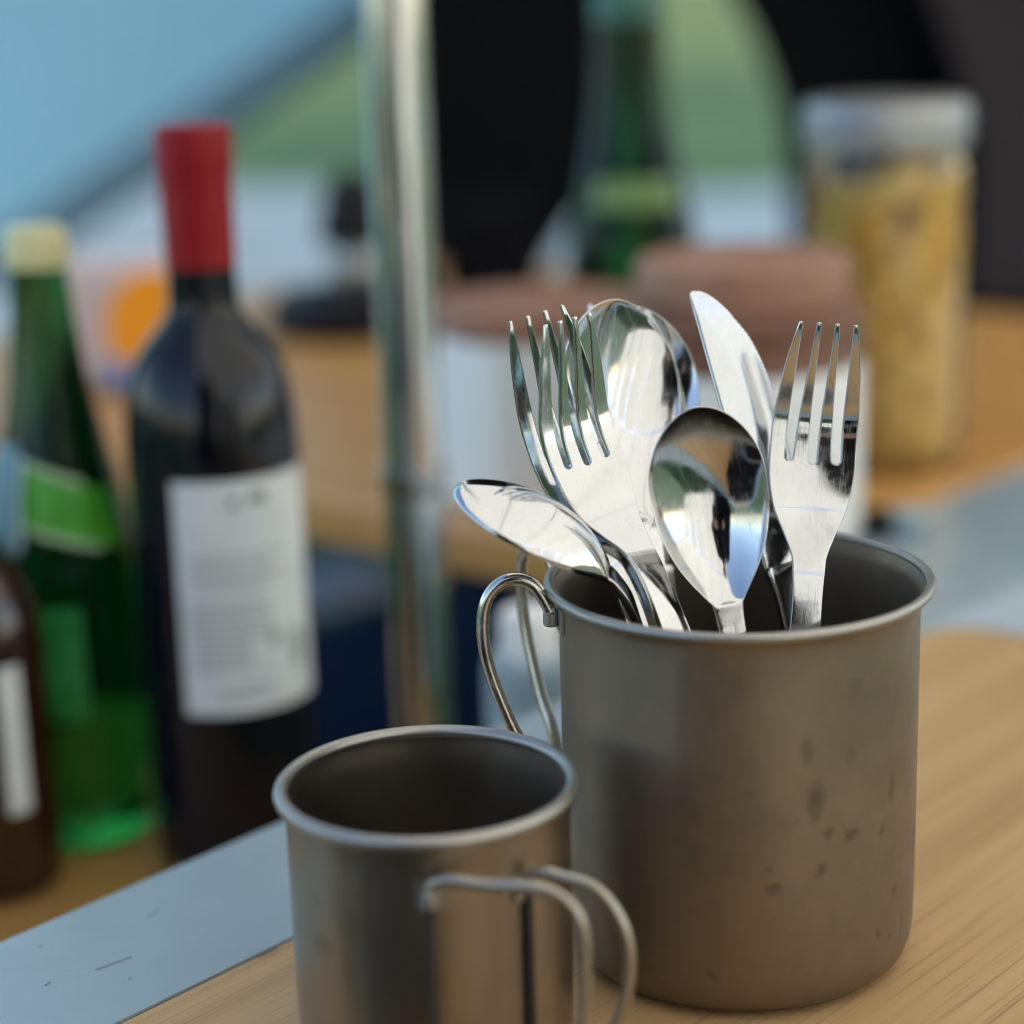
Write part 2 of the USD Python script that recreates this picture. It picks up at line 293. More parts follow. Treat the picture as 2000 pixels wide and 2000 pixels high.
M_TI2 = titanium('titanium_small', (.325, .265, .195), .36, [(on_wall(632, 1845, -.0246, .5055, .0376), .0042, .0032, .4), (on_wall(620, 1760, -.0246, .5055, .0376), .002, .002, .25)])
M_TIR = mat('titanium_rim', (.36, .34, .305), .42, 1.0)
M_WIRE = mat('titanium_wire', (.62, .58, .50), .2, 1.0, rough_vary=(150., .14, .28))
M_ROD = mat('dark_hinge_rod', (.10, .09, .08), .5, 1.0)
M_WIRE2 = mat('dull_titanium_wire', (.40, .36, .29), .36, 1.0)
M_ST = steel('cutlery_steel', (.61, .605, .59), .055, .19)
M_STK = steel('knife_steel', (.62, .64, .645), .10, .18)
M_CHROME = mat('pole_metal', (.62, .62, .59), .12, 1.0, rough_vary=(40., .10, .15))
M_WOOD = wood('bamboo', (.40, .235, .095), (.56, .36, .165), TH)
M_WOOD2 = wood('table_wood', (.42, .20, .055), (.56, .30, .09), TH + math.pi / 2, .8, .34)
M_WOOD3 = wood('tray_wood', (.30, .155, .04), (.42, .23, .065), TH, .8, .5)
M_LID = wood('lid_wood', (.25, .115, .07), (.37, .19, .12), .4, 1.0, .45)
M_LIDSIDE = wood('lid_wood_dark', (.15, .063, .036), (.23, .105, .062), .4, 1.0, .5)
def painted(name, base, rough):
    n = {'g': ('geometry', {}), 'n': ('noise_texture', {'scale': 420.0, 'detail': 5.0, 'roughness': .6}), 'r': ('map_range', {'from_min': .68, 'from_max': .74, 'clamp': True}), 'c': ('mix_color', {'a': base, 'b': tuple(.62 * q for q in base)}),
         'm': ('mapping', {'scale': (22, 900, 1), 'rotation': (0, 0, -.55)}), 's': ('noise_texture', {'scale': 1.0, 'detail': 2.0, 'distortion': .5}), 'sr': ('map_range', {'from_min': .66, 'from_max': .72, 'to_max': .35, 'clamp': True}), 'c2': ('mix_color', {'b': tuple(.55 * q for q in base)}),
         'd': ('noise_texture', {'scale': 14.0, 'detail': 4.0}), 'dr': ('map_range', {'from_min': .35, 'from_max': .7, 'to_min': rough - .06, 'to_max': rough + .10, 'clamp': True}),
         'bn': ('noise_texture', {'scale': 900.0, 'detail': 2.0}), 'bb': ('bump', {'strength': .05, 'distance': .0002}), 'p': ('principled_bsdf', {'specular_ior_level': .7})}
    l = [('g.position', 'n.vector'), ('n.fac', 'r.value'), ('r.result', 'c.fac'), ('g.position', 'm.vector'), ('m.vector', 's.vector'), ('s.fac', 'sr.value'), ('sr.result', 'c2.fac'), ('c.result', 'c2.a'), ('c2.result', 'p.base_color'),
         ('g.position', 'd.vector'), ('d.fac', 'dr.value'), ('dr.result', 'p.roughness'), ('g.position', 'bn.vector'), ('bn.fac', 'bb.height'), ('bb.normal', 'p.normal')]
    return usdkit.material(stage, f'/World/Looks/{name}', n, l, surface='p.BSDF')
M_RAIL = painted('grey_rail', (.27, .345, .375), .30)
M_PLATE = mat('end_plate_metal', (.42, .49, .52), .34)
M_WHITE = mat('white_enamel', (.78, .77, .72), .35)
M_BLACK = mat('black_enamel', (.005, .005, .006), .5, extra={'specular_ior_level': .2})
M_WINE = mat('dark_wine_glass', (.003, .003, .005), .09, 0, extra={'specular_ior_level': .42})
M_CAPS = mat('red_capsule', (.25, .004, .008), .5, 0, bump=(120., .1, .0005), extra={'specular_ior_level': .25})
M_LABEL = mat('label_paper', (.64, .66, .635), .75, vary=(50., (.57, .59, .57), .4, .65, (1, 1, 1)))
M_INK = mat('label_ink', (.12, .14, .14), .8)
M_GREEN = mat('green_bottle_glass', (.020, .19, .034), .03, 0, extra={'transmission_weight': 1.0, 'ior': 1.35})
M_GREEN2 = mat('deep_green_glass', (.012, .11, .022), .03, 0, extra={'transmission_weight': 1.0, 'ior': 1.25})
M_AMBER = mat('brown_bottle_glass', (.022, .006, .003), .08, 0, coat=.4)
M_GLABEL = mat('green_label', (.085, .40, .03), .22, 0, vary=(60., (.05, .30, .02), .4, .65, (1, 1, 1)))
M_PALEG = mat('painted_glint_green', (.42, .58, .34), .3)  # highlight colour painted along the neck label edges
M_GLABEL2 = mat('dark_green_label', (.008, .19, .035), .35, 0, vary=(50., (.03, .27, .08), .45, .65, (1, 1, 1)))
M_CREAM = mat('cream_metal_cap', (.66, .60, .30), .4)
M_TEALC = mat('teal_foil', (.025, .11, .075), .4)
M_BADGE = mat('teal_badge', (.10, .24, .27), .4)
M_BADGEW = mat('pale_badge_edge', (.55, .68, .70), .5)
M_ALU = mat('jar_lid_metal', (.34, .34, .32), .40, 1.0)
M_PASTA = usdkit.material(stage, '/World/Looks/pasta_dough', {'g': ('geometry', {}), 'c': ('mix_color', {'a': (1.0, .67, .17), 'b': (.86, .42, .05)}), 'd': ('principled_bsdf', {'roughness': .55}), 't': ('translucent_bsdf', {}), 'x': ('mix_closure', {'fac': .18})},
    [('g.random_per_island', 'c.fac'), ('c.result', 'd.base_color'), ('c.result', 't.color'), ('d.BSDF', 'x.closure1'), ('t.BSDF', 'x.closure2')], surface='x.closure')
M_GLASS = pane('clear_jar_glass', (.97, .99, .99))
M_ORANGE = mat('orange_print', (1.0, .34, .0), .5)
M_PACK = mat('white_packet', (.60, .47, .43), .5)
M_BLUEP = mat('blue_print', (.05, .25, .60), .5)
M_NAVY = cloth('navy_fabric', (.020, .034, .07), 0)
M_LILAC = cloth('pale_lilac_fabric', (.26, .27, .34), 0)
M_TARP = cloth('pale_blue_tarp', (.56, .84, .92), .4)
M_HEM = cloth('tarp_hem', (.27, .41, .47), .15)
M_HEMD = cloth('tarp_cord', (.09, .15, .18), 0)
M_TENT = cloth('black_tent', (.008, .008, .009), 0)
M_TENT2 = cloth('lit_tent_flap', (.045, .038, .040), 0)  # tent cloth with the light on the side flap put into its colour
M_CANOPY = cloth('white_canopy', (.88, .865, .83), .62, (.84, .825, .79))
M_SEAM = cloth('canopy_seam', (.62, .62, .62), .45)
M_PATH = mat('pale_paving', (.066, .098, .118), .9, vary=(2., (.052, .078, .093), .4, .6, (1, 1, 1)))
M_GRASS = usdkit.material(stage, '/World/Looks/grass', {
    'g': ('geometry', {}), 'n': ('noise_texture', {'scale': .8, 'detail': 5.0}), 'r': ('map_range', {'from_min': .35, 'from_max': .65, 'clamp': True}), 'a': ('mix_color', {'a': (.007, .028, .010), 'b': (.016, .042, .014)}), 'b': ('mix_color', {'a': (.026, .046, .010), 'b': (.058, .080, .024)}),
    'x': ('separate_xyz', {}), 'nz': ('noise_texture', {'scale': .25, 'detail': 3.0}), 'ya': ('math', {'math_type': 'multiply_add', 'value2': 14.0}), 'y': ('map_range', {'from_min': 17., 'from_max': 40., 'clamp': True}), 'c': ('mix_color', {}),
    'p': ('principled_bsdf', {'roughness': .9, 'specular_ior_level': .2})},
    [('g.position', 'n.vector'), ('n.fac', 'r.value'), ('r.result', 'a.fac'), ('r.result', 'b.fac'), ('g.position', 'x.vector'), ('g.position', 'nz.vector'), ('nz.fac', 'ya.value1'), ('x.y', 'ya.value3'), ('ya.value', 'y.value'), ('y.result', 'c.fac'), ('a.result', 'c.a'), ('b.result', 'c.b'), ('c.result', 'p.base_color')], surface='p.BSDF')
M_COAT = cloth('black_coat', (.009, .009, .011), 0)
M_SKIN = mat('skin', (.50, .30, .21), .5)
M_HAIR = mat('dark_hair', (.02, .015, .012), .5)

# ------------------------------------------------------------------ the setting: ground
GZ = -0.70
def flat(poly, z, mt, name, kind='structure', th=.05):
    m = trimesh.creation.extrude_polygon(poly, th, engine='earcut'); m.apply_translation([0, 0, z - th])
    return tag(part(name, m, mt, None, smooth=False), kind=kind)
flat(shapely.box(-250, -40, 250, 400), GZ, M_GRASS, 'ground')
flat(Polygon([(-9, 5.6), (12, 5.6), (12, 9.3), (.4, 9.2), (-.9, 9.9), (-9, 13)]), GZ + .006, M_PATH, 'path', th=.02)

# ------------------------------------------------------------------ white awning over the tables
def wavy(poly, step, fn, th, T):
    return sheet_T(sheet(poly, fn, lambda x, y, d: 0 * x + th / 2, step, inset=(step * .5,), bstep=step), T)
def sheet_T(m, T): m.apply_transform(T); return m
aw = thing('awning', 'white fabric awning stretched above the tables, mirrored in the spoons', 'awning', (0, -.4, 1.5))
edges = np.linspace(-.40, 3.6, 6)
def aw_h(x, y): return 1.66 - .05 * x ** 2 - .02 * (y + .4) ** 2
for a, b in zip(edges[:-1], edges[1:]):
    p = wavy(shapely.box(a + .004, -1.0, b - .004, 2.94), .18, aw_h, .002, np.eye(4)); part('panel', p, M_CANOPY, aw)
for a in edges[1:-1]:
    p = wavy(shapely.box(a - .009, -1.0, a + .009, 2.94), .05, lambda x, y: aw_h(x, y) - .004, .002, np.eye(4)); part('seam', p, M_SEAM, aw)

for a, b in zip(edges[:-1], edges[1:]):
    z1 = aw_h((a + b) / 2, -1.0) - .02; dv = np.array([0, -2.75 + 1.01, GZ + .04 - z1]); Ls = np.linalg.norm(dv); dv /= Ls
    T = np.eye(4); T[:3, 1] = -dv; T[:3, 2] = np.cross([1, 0, 0], -dv); T[:3, 3] = [0, -1.01, z1]
    part('added_sloping_wall', wavy(shapely.box(a + .004, -Ls, b - .004, -.02), .18, lambda x, y: .02 * np.sin(3 * x + y) + .008 * np.sin(7 * x), .002, T), M_CANOPY, aw)  # unseen wall, added and sloped to catch the sun for white reflections

# ------------------------------------------------------------------ pale blue tarp, black tent
ty = 3.0
h0, h1 = at_y(703, 70, ty), at_y(140, 452, ty); sl = (h0[2] - h1[2]) / (h0[0] - h1[0])
def hem(x): return h1[2] + sl * (x - h1[0])
XZ = np.array([[1, 0, 0, 0], [0, 0, -1, ty], [0, 1, 0, 0], [0, 0, 0, 1.0]])
tp = thing('blue_tarp', 'pale blue tarp wall with a sloping dark hem behind the bottles', 'tarp', (-1.2, ty, 0.5))
xs = np.linspace(-2.4, 0.25, 40)
tp_poly = Polygon([(x, hem(x)) for x in xs] + [(0.25, 1.6), (-2.4, 1.6)])
part('fabric', wavy(tp_poly, .05, lambda x, y: .010 * np.sin(5 * x + 2 * y) + .004 * np.sin(17 * x - 9 * y), .002, XZ), M_TARP, tp)
part('hem', wavy(Polygon([(x, hem(x) - .004) for x in xs] + [(x, hem(x) + .068) for x in xs[::-1]]), .03, lambda x, y: .010 * np.sin(5 * x + 2 * y) + .004 * np.sin(17 * x - 9 * y) + .006, .004, XZ), M_HEM, tp)
part('edge_cord', tube([[x, ty - .02, hem(x)] for x in xs], .011, 10), M_HEMD, tp)

by = 2.6
XZ2 = XZ.copy(); XZ2[1, 3] = by
def bpt(u, v, y=by): q = at_y(u, v, y); return (q[0], q[2])
arch_px = [(1005, 640), (1045, 560), (1085, 475), (1150, 385), (1200, 190), (1212, 0), (1185, -160), (1250, -260), (1320, -200), (1380, -120), (1435, 0), (1490, 110), (1525, 230), (1535, 350), (1540, 470), (1545, 620)]
arch = Polygon([bpt(*p) for p in arch_px])
base_l = bpt(880, 0)[0]
tent = thing('black_tent', 'black tent wall with an arched opening onto grass behind the green bottle', 'tent', (0.5, by, GZ))
outer = Polygon([(bpt(812, 0)[0], 1.34), (bpt(812, 600)[0], GZ + .01), (1.5, GZ + .01), (1.5, 1.34)])
part('front_panel', wavy(outer.difference(arch), .05, lambda x, y: .012 * np.sin(6 * x + y) + .006 * np.sin(13 * y + 3 * x), .003, XZ2), M_TENT, tent)
for q in [np.array(arch.buffer(.008).exterior.coords)]:
    part('opening_trim', tube([[a, by - .012, b] for a, b in q[:-1]], .008, 8), M_TENT, tent)
XZ3 = XZ.copy(); XZ3[1, 3] = 2.45
sp = Polygon([bpt(1815, -40, 2.45), bpt(1875, 120, 2.45), bpt(1915, 300, 2.45), bpt(1890, 560, 2.45), (bpt(1890, 600, 2.45)[0], -.12), (1.45, -.12), (1.45, 1.34), (bpt(1740, -200, 2.45)[0], 1.34)])
part('side_flap', wavy(sp, .05, lambda x, y: .02 * np.sin(7 * x) + .01 * np.sin(9 * y + 4 * x), .003, XZ3), M_TENT2, tent)

# ------------------------------------------------------------------ front table: bamboo top in a grey frame
def E(poly_m): poly_m.apply_transform(M4E); return poly_m
tb = thing('camp_table', 'camping table with a bamboo top set in wide grey metal rails', 'table', ee(.3, .1, GZ))
WE, S0, S1 = .777, .4385, .5075
wood_poly = round_rect(-1.1, .10, WE, S0 - .0002, .028)
part('bamboo_top', E(slab(wood_poly, -.02, .0, bevel=.0004)), M_WOOD, tb)
part('rail', E(slab(round_rect(-1.2, S0, 1.75, S1, .0012), -.028, .0009, bevel=.0006)), M_RAIL, tb)
corner = shapely.box(WE + .0006, .10, 1.10, S0 - .0006).union(shapely.box(WE - .03, S0 - .031, WE + .01, S0 - .0006)).difference(wood_poly.buffer(.0006))
corner = max(getattr(corner, 'geoms', [corner]), key=lambda g: g.area)
part('end_plate', E(slab(corner, -.028, .0006, bevel=0)), M_PLATE, tb, smooth=20)
part('end_plate', E(slab(shapely.box(1.1024, .10, 1.75, S0 - .0006), -.028, .0004, bevel=0)), M_PLATE, tb, smooth=20)
part('rail', E(slab(shapely.box(-1.2, .028, 1.75, .098), -.028, .0009, bevel=0)), M_RAIL, tb, smooth=20)
for a in (-1.1, 1.68):
    for b in (.063, .47):
        p = ee(a, b); part('leg', tube([[p[0], p[1], -.029], [p[0], p[1], GZ + .008]], .016), M_CHROME, tb)
# scuffs on the rail
for (u, v, L, ang) in ((298, 1786, .0048, 5), (222, 1882, .012, -8), (254, 1912, .0012, 40), (93, 1922, .0022, 10), (80, 1848, .001, 0)):
    p = at_z(u, v, .0009); q = np.array([p @ E1, p @ E2]); a = math.radians(ang); d = np.array([math.cos(a), math.sin(a)]) * L / 2
    s = shapely.LineString([q - d, q, q + d]).buffer(.00022, quad_segs=2)
    part('scuff', E(slab(s, .0008, .00104, bevel=0)), M_INK, tb, smooth=False)
nick = []
for u, v in ((507, 1873), (513, 1870), (520, 1868), (527, 1864), (534, 1861), (541, 1858)):
    p = at_z(u - 2, v - 7, .0009); q = (p @ E1, p @ E2); nick.append(E(slab(shapely.Point(q).buffer(.00042, quad_segs=2), .0006, .0011, bevel=0)))
tag(part('scuff', cat(nick), M_INK, tb, smooth=False), 'row of small dark nicks in the paint at the rail edge')

# ------------------------------------------------------------------ low wooden tray for the bottles
tr = thing('bottle_tray', 'low open wooden tray holding the wine bottle and green bottle', 'tray', ee(.25, .7, -.09))
TZ = -.100
part('tray_base', E(slab(round_rect(-.25, .512, .64, .93, .01), TZ - .014, TZ, bevel=.001)), M_WOOD3, tr)

# ------------------------------------------------------------------ rear table
rt = thing('rear_table', 'second table with an orange brown wooden top carrying canisters and the pasta jar', 'table', ee(1.15, 1.0, GZ))
rt_poly = round_rect(.765, .556, 1.53, 1.47, .05)
part('wooden_top', E(slab(rt_poly, -.024, 0, bevel=.004)), M_WOOD2, rt)
part('rail', E(slab(shapely.box(.80, .5105, 1.53, .5535), -.030, -.004, bevel=0)), M_RAIL, rt, smooth=20)
for a in (.86, 1.44):
    for b in (.65, 1.38):
        p = ee(a, b); part('leg', tube([[p[0], p[1], -.0245], [p[0], p[1], GZ + .008]], .016), M_CHROME, rt)

# ------------------------------------------------------------------ pole
px_, py_ = at_y(800, 700, .93)[:2]
pl = thing('metal_pole', 'shiny grey metal pole rising between the wine bottle and the cutlery', 'pole', (px_, py_, GZ))
j = at_y(812, 905, .93)[2]
part('upper_tube', lathe([(0, j), (.0136, j), (.0142, j + .001), (.0142, 1.63), (0, 1.63)], (px_, py_, 0)), M_CHROME, pl)
part('collar', lathe([(0, j - .012), (.0146, j - .0115), (.0156, j - .010), (.0156, j - .001), (.0146, j - .0004), (0, j - .0004)], (px_, py_, 0)), M_CHROME, pl)
part('lower_tube', lathe([(0, GZ + .006), (.0145, GZ + .006), (.0145, j - .0125), (0, j - .0125)], (px_, py_, 0)), M_CHROME, pl)
for k, (a, b) in enumerate(((3.3, -.9), (-.34, -.9))):
    q = thing('awning_pole', ('slim metal awning pole standing on the ground at the right behind the viewer', 'slim metal awning pole standing on the ground at the left behind the viewer')[k], 'pole', (a, b, GZ))
    part('tube', tube([[a, b, GZ + .006], [a, b, aw_h(a, b) - .012]], .016), M_CHROME, q)

# ------------------------------------------------------------------ mugs
MX, MY, MH, MR = .0647, .567, .1156, .0512
def mug(name, label, c, R, Rr, Hh, body_m, rr=.0015):
    t = thing(name, label, 'mug', c)
    prof = [(0, .0006), (R - .012, .0002), (R - .008, .0004), (R - .0046, .0015), (R - .0022, .0038), (R - .0008, .0075), (R - .0003, .012), (R, .03), (R + .0001, Hh - .012), (R + .0002, Hh - .0065), (R + .0007, Hh - .0042), (Rr - 1.4 * rr, Hh - .0018)]
    n = 128
    part('cup_body', shell([(a, b) for a, b in prof], .0006, c, n), body_m, t)
    a = np.linspace(0, 2 * np.pi, 13)[:-1]
    rim = [(Rr - rr + rr * math.cos(q), Hh - rr + rr * math.sin(q)) for q in a]; rim.append(rim[0])
    part('rolled_rim', lathe(rim, c, n), M_TIR, t)
    return t
C1 = np.array([MX, MY, 0.0004])
mug1 = mug('large_mug', 'large spotted titanium mug packed with forks, spoons and knives', C1, .0520, .0563, MH, M_TI)
C2 = np.array([-.0246, .5055, .0004])
mug2 = mug('small_mug', 'small empty titanium mug in front, out of focus, wire handle toward us', C2, .0376, .0406, .0806, M_TI2, .0019)

def wire(parent, pts, r=.0015): part('handle_wire', tube(spline(pts, 80), r, 14), M_WIRE2 if parent == mug2 else M_WIRE, parent)
def polar(c, R, a, z): return c + np.array([R * math.cos(math.radians(a)), R * math.sin(math.radians(a)), z])
def swing(parent, c, R, a, psi, zt, zb, shape, r=.00185):
    """One hinged wire loop: rises out of its upper sleeve at mug angle a, swings out towards psi, comes back down into the lower sleeve."""
    h = polar(c, R + .0028, a, 0); o = np.array([math.cos(math.radians(psi)), math.sin(math.radians(psi)), 0])
    pts = [(0, zt - .0055), (0, zt - .0030), (.0012, zt - .0002)] + [(d + .0006, z) for d, z in shape] + [(.0014, zb - .0002), (0, zb + .0030), (0, zb + .0055)]
    wire(parent, [h + o * d + np.array([0, 0, z]) for d, z in pts], r)
    if parent == mug2: part('hinge_rod', tube([polar(c, R + .0013, a, q) for q in np.linspace(zb + .006, zt - .006, 8)], .0011, 12), M_ROD, parent)
    for z0 in (zt - .0045, zb + .0045):
        part('handle_lug', tube([h + np.array([0, 0, z0 + k]) for k in (-.0022, -.0017, .0017, .0022)], [r + .0001, r + .0005, r + .0005, r + .0001], 14), M_TIR, parent)
        part('lug_plate', wrap(c, R + .0002, a - 6, a + 6, z0 - .0036, z0 + .0036, .0009, 10), M_TIR, parent)
def wrap(c, R, a0, a1, z0, z1, th=.0004, n=48, slant=0.0, R1=None):
    """A thin patch on a round wall between two angles (degrees)."""
    aa = np.radians(np.linspace(a0, a1, n)); R1 = R1 if R1 is not None else R; v = []
    for a in aa:
        for zz, r0 in ((z0, R), (z1, R1)):
            for e in (0, th): v.append(c + np.array([(r0 + e) * math.cos(a), (r0 + e) * math.sin(a), zz]))
    f = []
    for i in range(n - 1):
        o, k = 4 * i, 4 * i + 4
        for p, q in ((1, 3), (3, 2), (2, 0), (0, 1)):
            f += [[o + p, k + p, k + q], [o + p, k + q, o + q]]
    f += [[0, 1, 3], [0, 3, 2], [4 * n - 4, 4 * n - 1, 4 * n - 3], [4 * n - 4, 4 * n - 2, 4 * n - 1]]
    return trimesh.Trimesh(np.array(v), f, process=False)
LOOP1 = [(.0055, .1172), (.0115, .1180), (.0165, .1145), (.0190, .106), (.0182, .094), (.0140, .080), (.0082, .067), (.003, .056)]
for a, psi in ((187, 183), (160, 124)):
    swing(mug1, C1, .0520, a, psi, .1105, .0470, LOOP1)

# ------------------------------------------------------------------ cutlery
HP = [40.2456, -2.0802, -12.0718, -14.1712, -6.5121, 0.5365]
mm = 1e-3
def fork_mesh():
    Lt = 40.2456
    w = PC([-145, -138, -120, -60, -40, -29, -21, -13, -5, 0, 10, 25, Lt], [5, 8, 8.6, 5.2, 4.5, 4.9, 7.6, 10.9, 12.5, 12.8, 12.7, 11.4, 8.4])
    ys = np.linspace(-145, Lt, 180)
    body = Polygon([(-w(y), y) for y in ys] + [(w(y), y) for y in ys[::-1]])
    cuts = []
    for k, gx in enumerate((-7.0, 0, 7.0)):
        tx = (-1, 0, 1)[k] * 5.2; g0 = 1.25; g1 = 2.0
        y0 = -.4 if k == 1 else 0.2
        arc = [(gx + g0 * math.cos(a), y0 + g0 + g0 * math.sin(a)) for a in np.linspace(np.pi, 2 * np.pi, 9)]
        side = [(gx + (tx - gx) * q + s * (g0 + (g1 - g0) * q), y0 + g0 + (Lt + 2 - y0 - g0) * q) for s in (1,) for q in np.linspace(.1, 1.05, 12)]
        side2 = [(gx + (tx - gx) * q - (g0 + (g1 - g0) * q), y0 + g0 + (Lt + 2 - y0 - g0) * q) for q in np.linspace(1.05, .1, 12)]
        cuts.append(Polygon(arc + side + side2))
    poly = body.difference(shapely.union_all(cuts)).buffer(-.25, quad_segs=3).buffer(.25, quad_segs=3)
    poly = max(getattr(poly, 'geoms', [poly]), key=lambda g: g.area)
    prof = PC([-150, -60, -32, -14, 8, 26, Lt], [0, 0] + HP[1:])
    from scipy.ndimage import gaussian_filter1d
    yy = np.linspace(-150, Lt, 800); ps = gaussian_filter1d(prof(yy), 14, mode='nearest')
    def fn(x, y): return np.interp(y, yy, ps) + .0045 * x ** 2 * np.clip((y + 30) / 30, 0, 1) * np.clip((30 - y) / 30, 0, 1) - .010 * x ** 2 * np.clip((-40 - y) / 20, 0, 1)
    def th(x, y): return (1.0 + .35 * np.clip((-20 - y) / 20, 0, 1) + .0 * x) * (1 - .25 * np.clip((y - 5) / 35, 0, 1))
    m = pressed(poly, fn, th, 1.1, .45); m.apply_scale(mm); return m
def spoon_mesh(Lb, W, D, hb, hl=128, bend=0.0):
    st0 = PC([0, .06, .14, .24, .36, .48, .62, 1], [.27, .41, .59, .77, .91, .985, 1.0, 1.0])
    def st(q): return np.where(q < .62, st0(np.minimum(q, .62)), np.clip(1 - (np.clip(q - .62, 0, .38) / .38) ** 1.9, 0, 1) ** .55)
    hw = PC([-150, -120, -60, -14, -4, 0], [9, 9.5, 5.4, 3.7, 3.9, W * .27])
    t = 1 - np.linspace(1, 0, 90) ** 2; yb = t * Lb; wb = W * st(t)
    yh = np.linspace(-hl, -.8, 70); ends = [(0, -hl - 3)]
    L = [(-hw(y), y) for y in yh] + list(zip(-wb, yb)); Rr = [(hw(y), y) for y in yh] + list(zip(wb[:-1], yb[:-1]))
    poly = Polygon(ends + L + Rr[::-1]).buffer(0).buffer(-.5).buffer(.5)
    hh = PC([-150, -110, -70, -40, -18, -5, 0, 1, Lb + 5], np.array([9, 11, 12, 9, 3.6, .6, 0, 0, 0]) * hb)
    hwid = PC(np.r_[-1.0, yb[:-1] if yb[0] > 0 else yb[:-1]] if False else np.r_[yb[:-1], Lb], np.r_[wb[:-1], .05])
    def fn(x, y):
        q = np.clip(y / Lb, 0, 1); ww = np.maximum(hwid(np.clip(y, 0, Lb - .01)), .3)
        u = np.clip(np.abs(x) / ww, 0, 1)
        along = np.interp(q, np.linspace(0, 1, 60), np.sin(np.pi * np.clip(np.linspace(0, 1, 60) ** .85, 0, 1)) ** .75)
        dish = -D * along * (1 - u ** 2) ** .9
        rim = -1.4 * np.sin(np.pi * q)     # the rim sags a little seen from the side
        return np.interp(y, np.linspace(-150, Lb, 600), hh(np.linspace(-150, Lb, 600))) + np.where(y > 0, dish + rim, 0) - .016 * x ** 2 * np.clip((-8 - y) / 12, 0, 1) + bend * np.minimum(y + 22, 0) ** 2
    def th(x, y): return .65 + .75 * np.clip((6 - y) / 14, 0, 1)
    m = pressed(poly, fn, th, 1.0, .45); m.apply_scale(mm); return m
def knife_meshes():
    L = 86.0
    wx = PC([0, 8, 30, 52, 66, 76, 82, 85, 86], [12.0, 16.5, 17.2, 17.2, 15.3, 11.2, 7.4, 4.4, 2.2])
    ys = np.linspace(0, L, 60); edge = [(wx(y), y) for y in ys]
    # fine serrations along the cutting edge
    es = []
    for y in np.arange(8, 76, .35):
        es.append((wx(y) - .38 * abs(((y / 1.5) % 1) - .5) * 2, y))
    poly = Polygon([(0, 0)] + [(wx(0), 0)] + es + [(wx(y), y) for y in (78, 80, 82, 84, 85.4)] + [(1.2, L), (.2, L - .8), (0, L - 2.5)]).buffer(0)
    def th(x, y, d): return np.clip(.16 + .085 * (wx(np.clip(y, 0, L)) - x), .15, .85) * (.6 + .4 * np.clip(d / .4, 0, 1))
    blade = sheet(poly, lambda x, y: 0 * x, th, 1.1, inset=(.3, .8), bstep=.35); blade.apply_scale(mm)
    sec = []
    for y, x0, x1, t in ((.4, 1.2, 11.2, 1.7), (-.8, .2, 12.2, 2.6), (-3, 0.4, 11.6, 2.7), (-8, 1.0, 10.6, 2.5), (-30, .4, 11.2, 2.7), (-70, -.8, 13.2, 3.1), (-96, -1.6, 14.6, 3.3), (-102, -.6, 13.6, 2.6), (-104, 2, 11, 1.4)):
        sec.append((y, x0, x1, t))
    n = 28; V = []
    for y, x0, x1, t in sec:
        a = np.arange(n) * 2 * np.pi / n; c, s = np.cos(a), np.sin(a); k = .16
        V.append(np.stack([(x0 + x1) / 2 + (x1 - x0) / 2 * np.sign(c) * np.abs(c) ** k, 0 * a + y, t * np.sign(s) * np.abs(s) ** k], 1))
    v = np.vstack(V); f = []
    for i in range(len(sec) - 1):
        for jn in range(n):
            k2 = (jn + 1) % n; f += [[i * n + jn, i * n + k2, (i + 1) * n + k2], [i * n + jn, (i + 1) * n + k2, (i + 1) * n + jn]]
    v = np.vstack([v, [[6, sec[0][0], 0], [6, sec[-1][0], 0]]])
    for jn in range(n):
        k2 = (jn + 1) % n; f += [[len(v) - 2, k2, jn], [len(v) - 1, (len(sec) - 1) * n + jn, (len(sec) - 1) * n + k2]]
    hd = trimesh.Trimesh(v, f, process=False); hd.fix_normals(); hd.apply_scale(mm)
    return blade, hd
def posed(m, rv, t):
    m = m.copy(); T = np.eye(4); T[:3, :3] = Rot.from_rotvec(rv).as_matrix(); T[:3, 3] = t; m.apply_transform(T); return m
def frame(Y, N):
    Y = np.array(Y, float) / np.linalg.norm(Y); X = np.cross(Y, N); X /= np.linalg.norm(X); return Rot.from_matrix(np.stack([X, Y, np.cross(X, Y)], 1)).as_rotvec()
def xf(name, label, category, rv, t, group=None):
    """A thing whose parts are built in its own frame and turned with it."""
    x = UsdGeom.Xform.Define(stage, path_for(name, None)); Q = np.eye(4); Q[:3, :3] = Rot.from_rotvec(rv).as_matrix().T; Q[3, :3] = t
    x.AddTransformOp().Set(Gf.Matrix4d(Q.tolist())); return tag(x.GetPrim(), label, category, group)
FK = fork_mesh()
def split(m, ycut):
    """Cuts a utensil's mesh in two pieces across its length, with the whole mesh's smooth normals."""
    c = m.triangles_center[:, 1]; N = m.metadata['normals']; out = []
    for keep in (c >= ycut, c < ycut):
        f = m.faces[keep]; idx, inv = np.unique(f, return_inverse=True)
        out.append((m.vertices[idx], inv.reshape(-1, 3), N[idx]))
    return out
def polished(name, piece, mt, parent):
    v, f, n = piece; p = part(name, trimesh.Trimesh(v, f, process=False), mt, parent, False, False)
    g = UsdGeom.Mesh(p); g.CreateNormalsAttr([Gf.Vec3f(*map(float, q)) for q in n]); g.SetNormalsInterpolation('vertex'); return p
def fork(label, rv, t):
    q = xf('fork', label, 'fork', rv, t, 'cutlery in the large mug'); a, b = split(FK, -.030)
    polished('fork_head', a, M_ST, q); polished('fork_handle', b, M_ST, q)
